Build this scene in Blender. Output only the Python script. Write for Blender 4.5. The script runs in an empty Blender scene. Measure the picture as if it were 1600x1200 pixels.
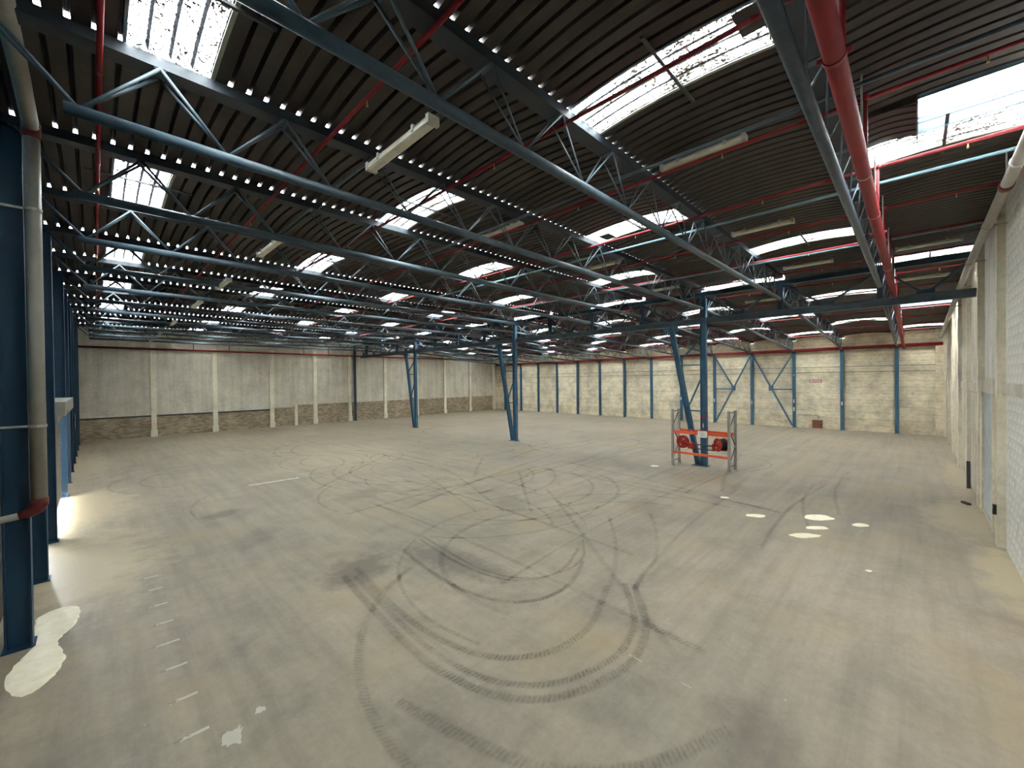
import bpy, bmesh, math, random
from math import sin, cos, pi, radians, sqrt, atan2
from mathutils import Vector, Matrix, Quaternion
random.seed(7)
SC = bpy.context.scene
COL = SC.collection

# ------------------------------------------------------------------ camera, sky, exposure
cd = bpy.data.cameras.new('camera'); cam = bpy.data.objects.new('camera', cd); COL.objects.link(cam)
cd.sensor_width = 36.0; cd.lens = 36.0 * 640.46 / 1600.0; cd.clip_start = 0.02; cd.clip_end = 400
YAW, PITCH, ROLL = radians(44.464), radians(0.5404), radians(-0.648)
f0 = Vector((cos(YAW), sin(YAW), 0)); r0 = Vector((sin(YAW), -cos(YAW), 0)); u0 = Vector((0, 0, 1))
fw = f0 * cos(PITCH) - u0 * sin(PITCH); up = u0 * cos(PITCH) + f0 * sin(PITCH)
rt = r0 * cos(ROLL) + up * sin(ROLL); up2 = up * cos(ROLL) - r0 * sin(ROLL)
M = Matrix((rt, up2, -fw)).transposed().to_4x4(); M.translation = Vector((0, 0, 4.0))
cam.matrix_world = M
SC.camera = cam

W = bpy.data.worlds.new('overcast_sky'); SC.world = W; W.use_nodes = True
bg = W.node_tree.nodes['Background']; bg.inputs['Color'].default_value = (0.94, 0.97, 1.0, 1); bg.inputs['Strength'].default_value = 6.0
W.cycles.sampling_method = 'MANUAL'; W.cycles.sample_map_resolution = 64

SC.view_settings.view_transform = 'Standard'; SC.view_settings.look = 'None'
SC.view_settings.gamma = 1.0; SC.view_settings.use_curve_mapping = False
SC.view_settings.exposure = 3.35
cy = SC.cycles
cy.max_bounces = 8; cy.diffuse_bounces = 6; cy.glossy_bounces = 3; cy.transmission_bounces = 4; cy.transparent_max_bounces = 8
cy.sample_clamp_indirect = 12; cy.caustics_reflective = False; cy.caustics_refractive = False
cy.use_denoising = True

# ------------------------------------------------------------------ materials
def srgb(h):
    h = h.lstrip('#'); c = [int(h[i:i + 2], 16) / 255 for i in (0, 2, 4)]
    return tuple(((v + .055) / 1.055) ** 2.4 if v > .04045 else v / 12.92 for v in c) + (1,)

class NT:
    def __init__(s, name):
        s.m = bpy.data.materials.new(name); s.m.use_nodes = True; s.t = s.m.node_tree; s.n = s.t.nodes
        s.b = s.n['Principled BSDF']; s.out = s.n['Material Output']
    def new(s, typ, **kw):
        n = s.n.new(typ)
        for k, v in kw.items():
            if k.startswith('_'): setattr(n, k[1:], v)
            else:
                key = k.replace('__', ' ')
                n.inputs[key].default_value = v
        return n
    def l(s, a, b): s.t.links.new(a, b)
    def coord(s, scale=(1, 1, 1), rot=(0, 0, 0), kind='Object'):
        tc = s.new('ShaderNodeTexCoord'); mp = s.new('ShaderNodeMapping'); mp.inputs['Scale'].default_value = scale; mp.inputs['Rotation'].default_value = rot
        s.l(tc.outputs[kind], mp.inputs['Vector']); return mp.outputs['Vector']
    def noise(s, vec, scale, detail=6, rough=.6):
        n = s.new('ShaderNodeTexNoise', Scale=scale, Detail=detail, Roughness=rough); s.l(vec, n.inputs['Vector']); return n.outputs['Fac']
    def ramp(s, fac, stops):
        n = s.new('ShaderNodeValToRGB'); e = n.color_ramp.elements
        while len(e) < len(stops): e.new(.5)
        for q, (p, c) in zip(e, stops): q.position = p; q.color = c
        s.l(fac, n.inputs['Fac']); return n.outputs['Color']
    def mix(s, fac, a, b, mode='MIX'):
        n = s.new('ShaderNodeMix', _data_type='RGBA', _blend_type=mode)
        for i, v in ((0, fac), (6, a), (7, b)):
            if isinstance(v, (int, float, tuple)): n.inputs[i].default_value = v
            else: s.l(v, n.inputs[i])
        return n.outputs[2]
    def bump(s, h, strength=.3, dist=.02):
        n = s.new('ShaderNodeBump', Strength=strength, Distance=dist); s.l(h, n.inputs['Height']); s.l(n.outputs['Normal'], s.b.inputs['Normal'])

def g(v): return (v, v, v, 1)

def painted(name, c, c2, scale=3, rough=.5, metal=0, bump=.1, world=False, lo=.35, hi=.7):
    t = NT(name); v = t.coord(kind='Object'); f = t.noise(v, scale, 6, .65)
    t.l(t.ramp(f, [(lo, srgb(c)), (hi, srgb(c2))]), t.b.inputs['Base Color'])
    t.b.inputs['Roughness'].default_value = rough; t.b.inputs['Metallic'].default_value = metal
    if bump: t.bump(t.noise(v, scale * 6, 4), bump, .01)
    return t.m

MT = {}
MT['steel'] = painted('blue_grey_painted_steel', '4f6069', '3b4a53', 2.5, .45)
MT['steel_dark'] = painted('dark_blue_painted_steel', '2e4658', '24394a', 2, .5)
MT['column_blue'] = painted('column_blue_paint', '3f6a86', '345a74', 2, .5)
MT['wall_blue'] = painted('night_blue_wall_paint', '1d4660', '17384f', 1.5, .55)
MT['teal'] = painted('teal_cladding_paint', '1d5566', '164552', 1.2, .6)
MT['gutter'] = painted('gutter_dark_steel', '2c363e', '20282e', 2, .55)
MT['red'] = painted('sprinkler_red_paint', '8c161f', '761019', 3, .6)
MT['red_dark'] = painted('dull_red_collar_paint', '6e2a28', '59211f', 6, .6)
MT['rack_orange'] = painted('orange_red_rack_beam', 'f0643a', 'e4552f', 5, .5)
MT['reel_red'] = painted('reel_red_paint', 'b52b25', '9d211d', 6, .4)
MT['galv'] = painted('galvanised_steel', 'b9b8b0', 'a09f98', 9, .5, .25)
MT['dark_metal'] = painted('dark_brace_metal_and_shade', '4b4f50', '3a3d3e', 6, .5, .3)
MT['pvc'] = painted('grey_plastic_pipe', 'a29f94', '918e83', 2, .45)
MT['hose'] = painted('black_rubber_hose', '262423', '1b1a19', 8, .7)
MT['black'] = painted('black_painted_object', '211f20', '161516', 5, .6)
MT['white'] = painted('white_sticker', 'e8e8e2', 'd8d8d0', 9, .6, bump=0)
MT['sign_red'] = painted('sign_red_print', 'b0362c', '9d2f27', 9, .6, bump=0)
MT['ink'] = painted('sign_dark_print', '5a5550', '45413d', 9, .7, bump=0)
MT['hatch'] = painted('rust_brown_hatch', '8a5c45', '74492f', 8, .7)
MT['cable'] = painted('dark_cable', '5d5a52', '4a4842', 9, .6, bump=0)
MT['lamp_body'] = painted('fixture_grey_white_plastic', 'c9c4b2', 'b5b09e', 6, .5)
MT['lamp_cover'] = painted('fixture_dusty_diffuser', 'd9d4bf', 'c4bea8', 4, .35)
MT['powder'] = painted('white_absorbent_powder', 'fdf6df', 'efe5c6', 6, .95, bump=.5)
MT['strip'] = painted('white_strip_paint', 'e9e6dc', 'd2cec2', 5, .7)
MT['door_pale'] = painted('pale_grey_door_paint', 'c2cacb', 'acb4b5', 3, .5)
MT['shutter'] = painted('beige_shutter_paint', '9c9384', '857c6e', 4, .5)
MT['housing'] = painted('housing_grey_paint', 'a9a79d', '94928a', 4, .5)
MT['flash'] = painted('pale_flashing', 'b9bda6', '98a096', 5, .5)
MT['pale_tie'] = painted('pale_blue_tie_paint', '7f9fae', '6a8a9b', 4, .4)
MT['bracket'] = painted('brass_head_metal', 'b49a66', '9a8254', 9, .35, .6)

def concrete(name, c, c2, c3, bump=.35, scale=1.0, rough=.9):
    t = NT(name); v = t.coord()
    a = t.noise(v, .7 * scale, 8, .65); b = t.noise(v, 6 * scale, 6, .7)
    sv = t.coord((1.6, 1.6, .12)); s_ = t.noise(sv, 1.6, 5, .6)
    col = t.ramp(a, [(.3, srgb(c3)), (.5, srgb(c)), (.75, srgb(c2))])
    col = t.mix(.5, col, t.ramp(b, [(.35, g(.72)), (.6, g(1.0))]), 'MULTIPLY')
    col = t.mix(.45, col, t.ramp(s_, [(.36, g(.6)), (.58, g(1.0))]), 'MULTIPLY')
    t.l(col, t.b.inputs['Base Color']); t.b.inputs['Roughness'].default_value = rough
    t.bump(t.noise(v, 14 * scale, 6, .7), bump, .02)
    return t.m
MT['concrete'] = concrete('weathered_concrete', 'd8d0be', 'e3dccb', 'c0b7a3')
MT['plaster'] = concrete('old_plaster_panel', 'd4cdba', 'dfd9c7', 'c0b9a5')
MT['pilaster'] = concrete('pale_concrete_pilaster', 'eae2cb', 'f2ecd9', 'd6ccb2', .5)
MT['block'] = concrete('painted_block_paint', 'ebe9df', 'f2f0e8', 'dad7cb', .3, 2)
MT['lower_dark'] = concrete('dirty_lower_wall', '5a544a', '69625a', '453f38')

def brickmat(name, c1, c2, mort, bw, rh, ms, rot, noise_mul=.5, bump=.6):
    t = NT(name); v = t.coord(rot=rot)
    w = t.new('ShaderNodeTexNoise', Scale=2.2, Detail=3); t.l(v, w.inputs['Vector'])
    vm = t.new('ShaderNodeVectorMath', _operation='MULTIPLY_ADD'); t.l(w.outputs['Color'], vm.inputs[0]); vm.inputs[1].default_value = (.04, .03, .03); t.l(v, vm.inputs[2])
    b = t.new('ShaderNodeTexBrick', Scale=1.0); b.inputs['Mortar Size'].default_value = ms; b.inputs['Brick Width'].default_value = bw; b.inputs['Row Height'].default_value = rh
    b.inputs['Color1'].default_value = srgb(c1); b.inputs['Color2'].default_value = srgb(c2); b.inputs['Mortar'].default_value = srgb(mort); b.inputs['Bias'].default_value = -.1
    t.l(vm.outputs[0], b.inputs['Vector'])
    n1 = t.noise(v, .9, 6, .7); n2 = t.noise(t.coord((1, 1, 9), rot), .8, 5, .6)
    col = t.mix(noise_mul, b.outputs['Color'], t.ramp(n1, [(.34, g(.55)), (.6, g(1.08))]), 'MULTIPLY')
    n3 = t.noise(t.coord((2.2, 2.2, 7)), 1.4, 5, .7)
    col = t.mix(noise_mul, col, t.ramp(n3, [(.32, g(.62)), (.5, g(1.0))]), 'MULTIPLY')
    t.l(col, t.b.inputs['Base Color']); t.b.inputs['Roughness'].default_value = .9
    t.bump(b.outputs['Fac'], -bump, .03)
    return t.m
MT['brick_back'] = brickmat('cream_painted_brickwork', 'f3e8cd', 'e6d9ba', 'cfc19c', .46, .145, .012, (radians(90), 0, radians(90)), .75)
MT['brick_low'] = brickmat('bare_brown_brickwork', 'b3a388', '7f6d57', '9a9079', .3, .11, .014, (radians(90), 0, 0), .6)

def floor_mat():
    t = NT('worn_concrete_floor'); v = t.coord()
    big = t.noise(v, .16, 6, .6); mid = t.noise(v, .9, 8, .68); fine = t.noise(v, 9, 6, .75)
    col = t.ramp(big, [(.34, srgb('8f8672')), (.5, srgb('9c9079')), (.66, srgb('a2957f'))])
    col = t.mix(.75, col, t.ramp(mid, [(.3, g(.55)), (.5, g(.95)), (.72, g(1.2))]), 'MULTIPLY')
    col = t.mix(.5, col, t.ramp(fine, [(.3, g(.78)), (.6, g(1.06))]), 'MULTIPLY')
    sy = t.noise(t.coord((1.0, .07, 1)), 3.2, 5, .65); sx = t.noise(t.coord((.06, 1.0, 1)), 2.8, 5, .65)
    tc = t.new('ShaderNodeTexCoord'); sp = t.new('ShaderNodeSeparateXYZ'); t.l(tc.outputs['Object'], sp.inputs[0])
    sub = t.new('ShaderNodeMath', _operation='SUBTRACT'); t.l(sp.outputs['X'], sub.inputs[0]); t.l(sp.outputs['Y'], sub.inputs[1])
    mr = t.new('ShaderNodeMapRange'); mr.inputs['From Min'].default_value = -4; mr.inputs['From Max'].default_value = 5; t.l(sub.outputs[0], mr.inputs['Value'])
    st = t.new('ShaderNodeMix', _data_type='FLOAT'); t.l(mr.outputs['Result'], st.inputs[0]); t.l(sy, st.inputs[2]); t.l(sx, st.inputs[3])
    col = t.mix(.42, col, t.ramp(st.outputs[0], [(.34, g(.6)), (.5, g(.97)), (.66, g(1.22))]), 'MULTIPLY')
    gm = t.new('ShaderNodeMath', _operation='MULTIPLY'); t.l(mr.outputs['Result'], gm.inputs[0]); gm.inputs[1].default_value = .5
    col = t.mix(gm.outputs[0], col, t.mix(1.0, col, (.99, 1.0, 1.13, 1), 'MULTIPLY'))
    # brown dust
    d = t.noise(v, .42, 5, .55); dm = t.ramp(d, [(.52, g(0)), (.7, g(.55))])
    col = t.mix(dm, col, srgb('a3906a'))
    # dark soaked areas
    k = t.noise(v, .33, 7, .7); km = t.ramp(k, [(.58, g(0)), (.74, g(.4))])
    col = t.mix(km, col, srgb('5e574b'))
    # patches of pale dust along the walls and of soaked-in oil: (x, y, half length, half width, turn, strength)
    def patches(col, lst, colour, sc):
        tot = None
        pn = t.noise(v, sc, 6, .7)
        for (px_, py_, a_, b_, r_, am) in lst:
            mp = t.new('ShaderNodeMapping', _vector_type='TEXTURE'); mp.inputs['Location'].default_value = (px_, py_, 0); mp.inputs['Rotation'].default_value = (0, 0, r_); mp.inputs['Scale'].default_value = (a_, b_, 1)
            t.l(v, mp.inputs['Vector'])
            ln = t.new('ShaderNodeVectorMath', _operation='LENGTH'); t.l(mp.outputs[0], ln.inputs[0])
            ad = t.new('ShaderNodeMath', _operation='MULTIPLY_ADD'); t.l(pn, ad.inputs[0]); ad.inputs[1].default_value = 1.5; t.l(ln.outputs['Value'], ad.inputs[2])
            mr_ = t.new('ShaderNodeMapRange'); t.l(ad.outputs[0], mr_.inputs['Value'])
            for kk, vv in (('From Min', 1.2), ('From Max', 1.75), ('To Min', am), ('To Max', 0)): mr_.inputs[kk].default_value = vv
            if tot is None: tot = mr_.outputs['Result']
            else:
                mm = t.new('ShaderNodeMath', _operation='MAXIMUM'); t.l(tot, mm.inputs[0]); t.l(mr_.outputs['Result'], mm.inputs[1]); tot = mm.outputs[0]
        return t.mix(tot, col, srgb(colour))
    col = patches(col, [(-.2, 13.2, 1.6, 3.2, 0, .75), (-.2, 19.5, 1.4, 4, 0, .6), (-.3, 29, 1.2, 6, 0, .5), (12.8, -1.3, 2.4, .5, 0, .7), (17, -1.0, 2.6, .9, 0, .6), (24, -1.2, 5, .5, 0, .45), (8, 41.2, 10, .6, 0, .5), (10, 22, 6, 4, .6, .3)], 'c0b28f', 1.7)
    col = patches(col, [(3.9, 8.5, 1.0, .75, .4, .62), (5.5, 7.4, .6, 1.9, .15, .55), (2.7, 15.1, .7, .45, .3, .5), (9.5, 9.5, 1.2, .6, .9, .3), (6.5, 14, 1.6, .7, .2, .3), (3.0, 12.2, 1.0, .5, 1, .28), (12, 6, 1.4, .8, .5, .22), (2.5, 2.0, .8, 1.4, .5, .3), (5.0, 1.2, 1.0, .5, .2, .3)], '4e463b', 2.3)
    # white chips and paint flecks
    vo = t.new('ShaderNodeTexVoronoi', Scale=2.4, _feature='F1'); t.l(v, vo.inputs['Vector'])
    wn = t.noise(v, 30, 3); ad = t.new('ShaderNodeMath', _operation='MULTIPLY_ADD'); t.l(wn, ad.inputs[0]); ad.inputs[1].default_value = .05; t.l(vo.outputs['Distance'], ad.inputs[2])
    wm = t.ramp(ad.outputs[0], [(.040, g(.8)), (.052, g(0))])
    col = t.mix(wm, col, srgb('d8d2c2'))
    t.l(col, t.b.inputs['Base Color'])
    t.l(t.ramp(mid, [(.3, g(.42)), (.7, g(.62))]), t.b.inputs['Roughness'])
    t.bump(fine, .12, .01)
    return t.m
MT['floor'] = floor_mat()

def deck_mat():
    t = NT('dark_corrugated_roof_sheet'); v = t.coord()
    n = t.noise(t.coord((.5, 1, 1)), 2.0, 7, .7); s_ = t.noise(t.coord((1, .06, 1)), 7, 4, .6)
    col = t.ramp(n, [(.32, srgb('2b2520')), (.55, srgb('342c27')), (.75, srgb('3f3731'))])
    col = t.mix(.5, col, t.ramp(s_, [(.35, g(.65)), (.6, g(1.1))]), 'MULTIPLY')
    t.l(col, t.b.inputs['Base Color']); t.b.inputs['Roughness'].default_value = .6
    # weathered pale upper side: real sheets are bare outside and coated below
    return t.m
MT['deck'] = deck_mat()

def skylight_mat():
    t = NT('dirty_translucent_rooflight'); v = t.coord()
    tr = t.new('ShaderNodeBsdfTransparent', Color=(.93, .97, .98, 1)); tl = t.new('ShaderNodeBsdfTranslucent', Color=(.86, .88, .84, 1))
    mx = t.new('ShaderNodeMixShader'); mx.inputs[0].default_value = .45
    t.l(tr.outputs[0], mx.inputs[1]); t.l(tl.outputs[0], mx.inputs[2])
    sp = t.noise(v, 27, 3, .8); br = t.noise(v, 2.2, 5, .7)
    a = t.new('ShaderNodeMath', _operation='MULTIPLY_ADD'); t.l(br, a.inputs[0]); a.inputs[1].default_value = .55; t.l(sp, a.inputs[2])
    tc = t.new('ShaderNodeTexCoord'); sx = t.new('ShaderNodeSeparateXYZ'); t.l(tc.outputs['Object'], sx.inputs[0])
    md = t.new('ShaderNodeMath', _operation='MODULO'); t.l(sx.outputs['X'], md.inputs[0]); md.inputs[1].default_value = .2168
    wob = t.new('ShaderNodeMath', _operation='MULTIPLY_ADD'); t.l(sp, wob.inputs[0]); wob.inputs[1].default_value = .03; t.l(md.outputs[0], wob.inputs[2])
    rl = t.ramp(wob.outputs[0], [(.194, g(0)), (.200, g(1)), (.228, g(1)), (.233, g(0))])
    m_ = t.ramp(a.outputs[0], [(.775, g(0)), (.80, g(1))])
    df = t.new('ShaderNodeBsdfDiffuse', Color=(.22, .19, .14, 1))
    m2 = t.new('ShaderNodeMixShader'); t.l(m_, m2.inputs[0]); t.l(mx.outputs[0], m2.inputs[1]); t.l(df.outputs[0], m2.inputs[2])
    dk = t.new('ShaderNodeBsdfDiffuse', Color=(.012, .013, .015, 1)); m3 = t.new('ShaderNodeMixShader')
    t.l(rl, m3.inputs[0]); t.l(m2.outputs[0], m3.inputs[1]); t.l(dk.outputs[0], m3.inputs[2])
    t.l(m3.outputs[0], t.out.inputs['Surface'])
    return t.m
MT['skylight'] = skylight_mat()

def tyre_mat(name, amt):
    t = NT(name); uv = t.coord(kind='UV'); ob = t.coord()
    sx = t.new('ShaderNodeSeparateXYZ'); t.l(uv, sx.inputs[0])
    w = t.new('ShaderNodeTexWave', Scale=1.0, Distortion=1.5, Detail=2); w.bands_direction = 'X'
    mp = t.coord((5.5, .6, 1), (0, 0, .5), 'UV'); t.l(mp, w.inputs['Vector'])
    ed = t.ramp(sx.outputs['Y'], [(0, g(0)), (.25, g(1)), (.75, g(1)), (1, g(0))])
    n = t.ramp(t.noise(ob, 1.3, 6, .7), [(.30, g(.15)), (.56, g(1))])
    n2 = t.ramp(t.noise(ob, 14, 4, .7), [(.35, g(.35)), (.6, g(1))])
    wr = t.ramp(w.outputs['Fac'], [(.2, g(.45)), (.7, g(1))])
    a = t.mix(1.0, ed, n, 'MULTIPLY'); a = t.mix(1.0, a, n2, 'MULTIPLY'); a = t.mix(1.0, a, wr, 'MULTIPLY'); a = t.mix(1.0, a, g(amt), 'MULTIPLY')
    t.l(a, t.b.inputs['Alpha']); t.b.inputs['Base Color'].default_value = srgb('4a443c'); t.b.inputs['Roughness'].default_value = .6
    return t.m
MT['tyre'] = tyre_mat('tyre_rubber_smear', .42); MT['tyre_faint'] = tyre_mat('old_tyre_rubber_smear', .3)
def stain_mat(name, c, amt, sc, lo=.45, hi=.58):
    t = NT(name); ob = t.coord(); uv = t.coord(kind='UV')
    sx = t.new('ShaderNodeSeparateXYZ'); t.l(uv, sx.inputs[0])
    e = t.ramp(sx.outputs['X'], [(0, g(.25)), (.55, g(.05)), (1, g(-.0))])
    n = t.noise(ob, sc, 8, .7); a = t.new('ShaderNodeMath', _operation='ADD'); t.l(n, a.inputs[0]); t.l(sx.outputs['X'], a.inputs[1])
    a2 = t.new('ShaderNodeMath', _operation='MULTIPLY'); t.l(a.outputs[0], a2.inputs[0]); a2.inputs[1].default_value = .667
    r = t.ramp(a2.outputs[0], [(lo, g(0)), (hi, g(amt))])
    t.l(r, t.b.inputs['Alpha']); t.b.inputs['Base Color'].default_value = srgb(c); t.b.inputs['Roughness'].default_value = .7
    return t.m
MT['tick_paint'] = stain_mat('faded_white_tick_paint', 'd6d0c0', .8, 8, .33, .40)
MT['worn_paint'] = stain_mat('worn_white_floor_paint', 'd0c9b8', .9, 11, .50, .54)

# ------------------------------------------------------------------ mesh helpers
class MB:
    def __init__(s): s.v = []; s.f = []; s.uv = None
    def add(s, vs, fs):
        k = len(s.v); s.v += [tuple(v) for v in vs]; s.f += [tuple(i + k for i in f) for f in fs]; return s
    def box(s, x0, x1, y0, y1, z0, z1):
        return s.add([(x, y, z) for z in (z0, z1) for y in (y0, y1) for x in (x0, x1)], [(0, 2, 3, 1), (4, 5, 7, 6), (0, 1, 5, 4), (2, 6, 7, 3), (0, 4, 6, 2), (1, 3, 7, 5)])
    def bar(s, a, b, w, h, upv=(0, 0, 1)):     # rectangular bar from a to b
        a = Vector(a); b = Vector(b); d = (b - a).normalized(); u = Vector(upv)
        if abs(d.dot(u)) > .98: u = Vector((1, 0, 0))
        sd = d.cross(u).normalized(); u = sd.cross(d)
        vs = [p + sd * (sx * w / 2) + u * (sz * h / 2) for p in (a, b) for sz in (-1, 1) for sx in (-1, 1)]
        return s.add(vs, [(0, 2, 3, 1), (4, 5, 7, 6), (0, 1, 5, 4), (2, 6, 7, 3), (0, 4, 6, 2), (1, 3, 7, 5)])
    def tube(s, pts, r, n=10, cap=True):
        pts = [Vector(p) for p in pts]; rings = []; k = len(s.v)
        d0 = (pts[1] - pts[0]).normalized(); u = Vector((0, 0, 1)) if abs(d0.z) < .9 else Vector((1, 0, 0))
        for i, p in enumerate(pts):
            d = ((pts[min(i + 1, len(pts) - 1)] - p).normalized() + (p - pts[max(i - 1, 0)]).normalized()).normalized()
            sd = d.cross(u).normalized(); u2 = sd.cross(d)
            rr = r[i] if isinstance(r, (list, tuple)) else r
            rings.append([p + (sd * cos(2 * pi * j / n) + u2 * sin(2 * pi * j / n)) * rr for j in range(n)]); u = u2
        vs = [v for rg in rings for v in rg]; fs = []
        for i in range(len(pts) - 1):
            for j in range(n):
                fs.append((i * n + j, i * n + (j + 1) % n, (i + 1) * n + (j + 1) % n, (i + 1) * n + j))
        if cap: fs += [tuple(range(n - 1, -1, -1)), tuple((len(pts) - 1) * n + j for j in range(n))]
        return s.add(vs, fs)
    def hsec(s, a, b, w, h, tf=.02, tw=.014, upv=(0, 0, 1)):   # I / H section from a to b; h along upv, flanges w wide
        a = Vector(a); b = Vector(b); d = (b - a).normalized(); u = Vector(upv); sd = d.cross(u).normalized(); u = sd.cross(d)
        for s0 in (-1, 1):
            o = u * (s0 * (h / 2 - tf / 2)); s.bar(a + o, b + o, w, tf, u)
        s.bar(a, b, tw, h - 2 * tf, u); return s
    def poly(s, pts, z0, z1):
        n = len(pts)
        return s.add([(p[0], p[1], z) for z in (z0, z1) for p in pts], [tuple(range(n - 1, -1, -1)), tuple(range(n, 2 * n))] + [(i, (i + 1) % n, n + (i + 1) % n, n + i) for i in range(n)])
    def mesh(s, name, mat, smooth=False):
        me = bpy.data.meshes.new(name); me.from_pydata(s.v, [], s.f); me.update()
        if mat: me.materials.append(MT[mat] if isinstance(mat, str) else mat)
        if smooth:
            for p in me.polygons: p.use_smooth = len(p.vertices) == 4
        return me

def inst(name, me, parent=None, loc=(0, 0, 0), rot=None, scale=None):
    o = bpy.data.objects.new(name, me); COL.objects.link(o)
    if parent: o.parent = parent
    o.location = loc
    if rot is not None:
        if isinstance(rot, Quaternion): o.rotation_mode = 'QUATERNION'; o.rotation_quaternion = rot
        else: o.rotation_euler = rot
    if scale: o.scale = scale
    return o
def build(name, mb, mat, parent=None, smooth=False, loc=(0, 0, 0), rot=None): return inst(name, mb.mesh(name, mat, smooth), parent, loc, rot)
def tag(o, label=None, cat=None, group=None, kind=None):
    for k, v in (('label', label), ('category', cat), ('group', group), ('kind', kind)):
        if v: o[k] = v
    return o
def empty(name, loc=(0, 0, 0), **kw): return tag(inst(name, None, None, loc), **kw)
ORD = ['first', 'second', 'third', 'fourth', 'fifth', 'sixth', 'seventh', 'eighth', 'ninth', 'tenth', 'eleventh', 'twelfth', 'thirteenth', 'fourteenth', 'fifteenth']

# ------------------------------------------------------------------ layout (metres): x runs along the trusses, y across the bays
XL, XG, XB = -1.15, 19.38, 39.1        # blue wall, girder line, brick end wall
YR, YF = -1.5, 41.5                   # block side wall, concrete far wall
TY = [.86 + 2.98 * i for i in range(14)]
SL = .0537; TH = math.atan(SL)
def roof_drop(x): return SL * max(0, x - XG)

# ------------------------------------------------------------------ floor
fl = build('floor', MB().box(XL - .3, XB + .3, YR - .3, YF + .3, -.25, 0), 'floor'); tag(fl, kind='structure')
build('pavement_outside', MB().box(-14, XL - .3, 8, 30, -.25, -.03), 'concrete').__setitem__('kind', 'structure')

# ------------------------------------------------------------------ roof sheets and rooflights
PIT = .2168
PROF = [(0, 0), (.158, 0), (.181, .08), (.190, .08), (.2168, 0)]
_sheet = {}
def sheet_mesh(n, w, mat):
    key = (n, round(w, 3), mat)
    if key in _sheet: return _sheet[key]
    xs = [(0, 0)]
    for k in range(n): xs += [(k * PIT + a, b) for a, b in PROF[1:]]
    m = MB(); S = 10; rise = .10 * (w / 2.76) ** 2 if w > 2 else .06
    vs = []
    for j in range(S + 1):
        y = -w / 2 + w * j / S; zc = rise * (1 - (2 * y / w) ** 2)
        vs += [(x, y, zc + z) for x, z in xs]
    c = len(xs)
    m.add(vs, [(j * c + i, j * c + i + 1, (j + 1) * c + i + 1, (j + 1) * c + i) for j in range(S) for i in range(c - 1)])
    _sheet[key] = m.mesh('roof_sheet' if mat == 'deck' else 'skylight_panel', mat); return _sheet[key]
_fl = {}
def strip_mesh(w, wd, h, name, mat):
    key = (round(w, 3), wd, name)
    if key not in _fl:
        rise = .10 * (w / 2.76) ** 2 if w > 2 else .06
        m = MB(); pts = [(-w / 2 + .03 + (w - .06) * j / 8) for j in range(9)]
        for a, b in zip(pts, pts[1:]):
            za = rise * (1 - (2 * a / w) ** 2) - h / 2; zb = rise * (1 - (2 * b / w) ** 2) - h / 2
            m.bar((0, a, za), (0, b, zb), wd, h)
        _fl[key] = m.mesh(name, mat)
    return _fl[key]
barm = MB().bar((-.38, 0, -.02), (1.25, 0, -.02), .045, .03).mesh('support_bar', 'dark_metal')
ceil = empty('ceiling', (0, 0, 0), kind='structure')
ZS = 8.066
def place(s):                              # position along the roof -> location and slope
    if s < XG: return s, ZS, 0.0
    return XG + (s - XG) * cos(TH), ZS - (s - XG) * sin(TH), TH
bays = [((YR - .02 + TY[0] - .11) / 2, TY[0] - .11 - YR + .02)] + [((a + b) / 2, 2.76) for a, b in zip(TY, TY[1:])] + [((TY[-1] + .11 + YF) / 2, YF - TY[-1] - .11)]
segs = []; s = .31 - 7 * PIT
segs.append((s, 7, 'deck')); s = .31
for n in (18, 18, 18, 18): segs += [(s, 4, 'sky'), (s + 4 * PIT, n, 'deck')]; s += (4 + n) * PIT
s = XG
for n in (18, 16, 14, 14, 10): segs += [(s, 4, 'sky'), (s + 4 * PIT, n, 'deck')]; s += (4 + n) * PIT
rows = [round(q[0], 2) for q in segs if q[2] == 'sky']
for b, (yc, w) in enumerate(bays):
    for (s, n, kind) in segs:
        x, z, th = place(s)
        if kind == 'deck':
            if b == 0 and abs(s - (5.08 + 4 * PIT)) < .1:      # smoke vent cut into this strip
                inst('roof_sheet', sheet_mesh(12, w, 'deck'), ceil, (x, yc, z), (0, th, 0))
                inst('roof_sheet', sheet_mesh(6, .80, 'deck'), ceil, (x + 12 * PIT, .75 - .40, z + .005), (0, th, 0))
                continue
            inst('roof_sheet', sheet_mesh(n, w, 'deck'), ceil, (x, yc, z), (0, th, 0))
        elif b == 14 or (b + rows.index(round(s, 2))) % 2:
            inst('roof_sheet', sheet_mesh(4, w, 'deck'), ceil, (x, yc, z), (0, th, 0))
        elif b == 0 and rows.index(round(s, 2)) == 6:
            continue                                             # second open vent
        else:
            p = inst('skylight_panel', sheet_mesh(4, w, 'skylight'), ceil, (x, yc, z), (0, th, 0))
            inst('flashing', strip_mesh(w, .05, .012, 'flashing', 'flash'), p, (4 * PIT - .01, 0, .0))  # pale tones of both flashings put the panel's edge glow into colour
            inst('flashing', strip_mesh(w, .035, .012, 'flashing', 'pale_tie'), p, (.0, 0, .0))
            if w > 2: inst('support_bar', barm, p, (0, 0, .085))
            if (b, round(s, 1)) in ((1, 5.1), (2, 9.8)):
                inst('patch_plate', MB().box(.02, .44, -.17, .17, -.006, .006).mesh('patch_plate', 'deck'), p, (0 if b == 1 else .3, -1.05 if b == 1 else .95, .02))
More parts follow.
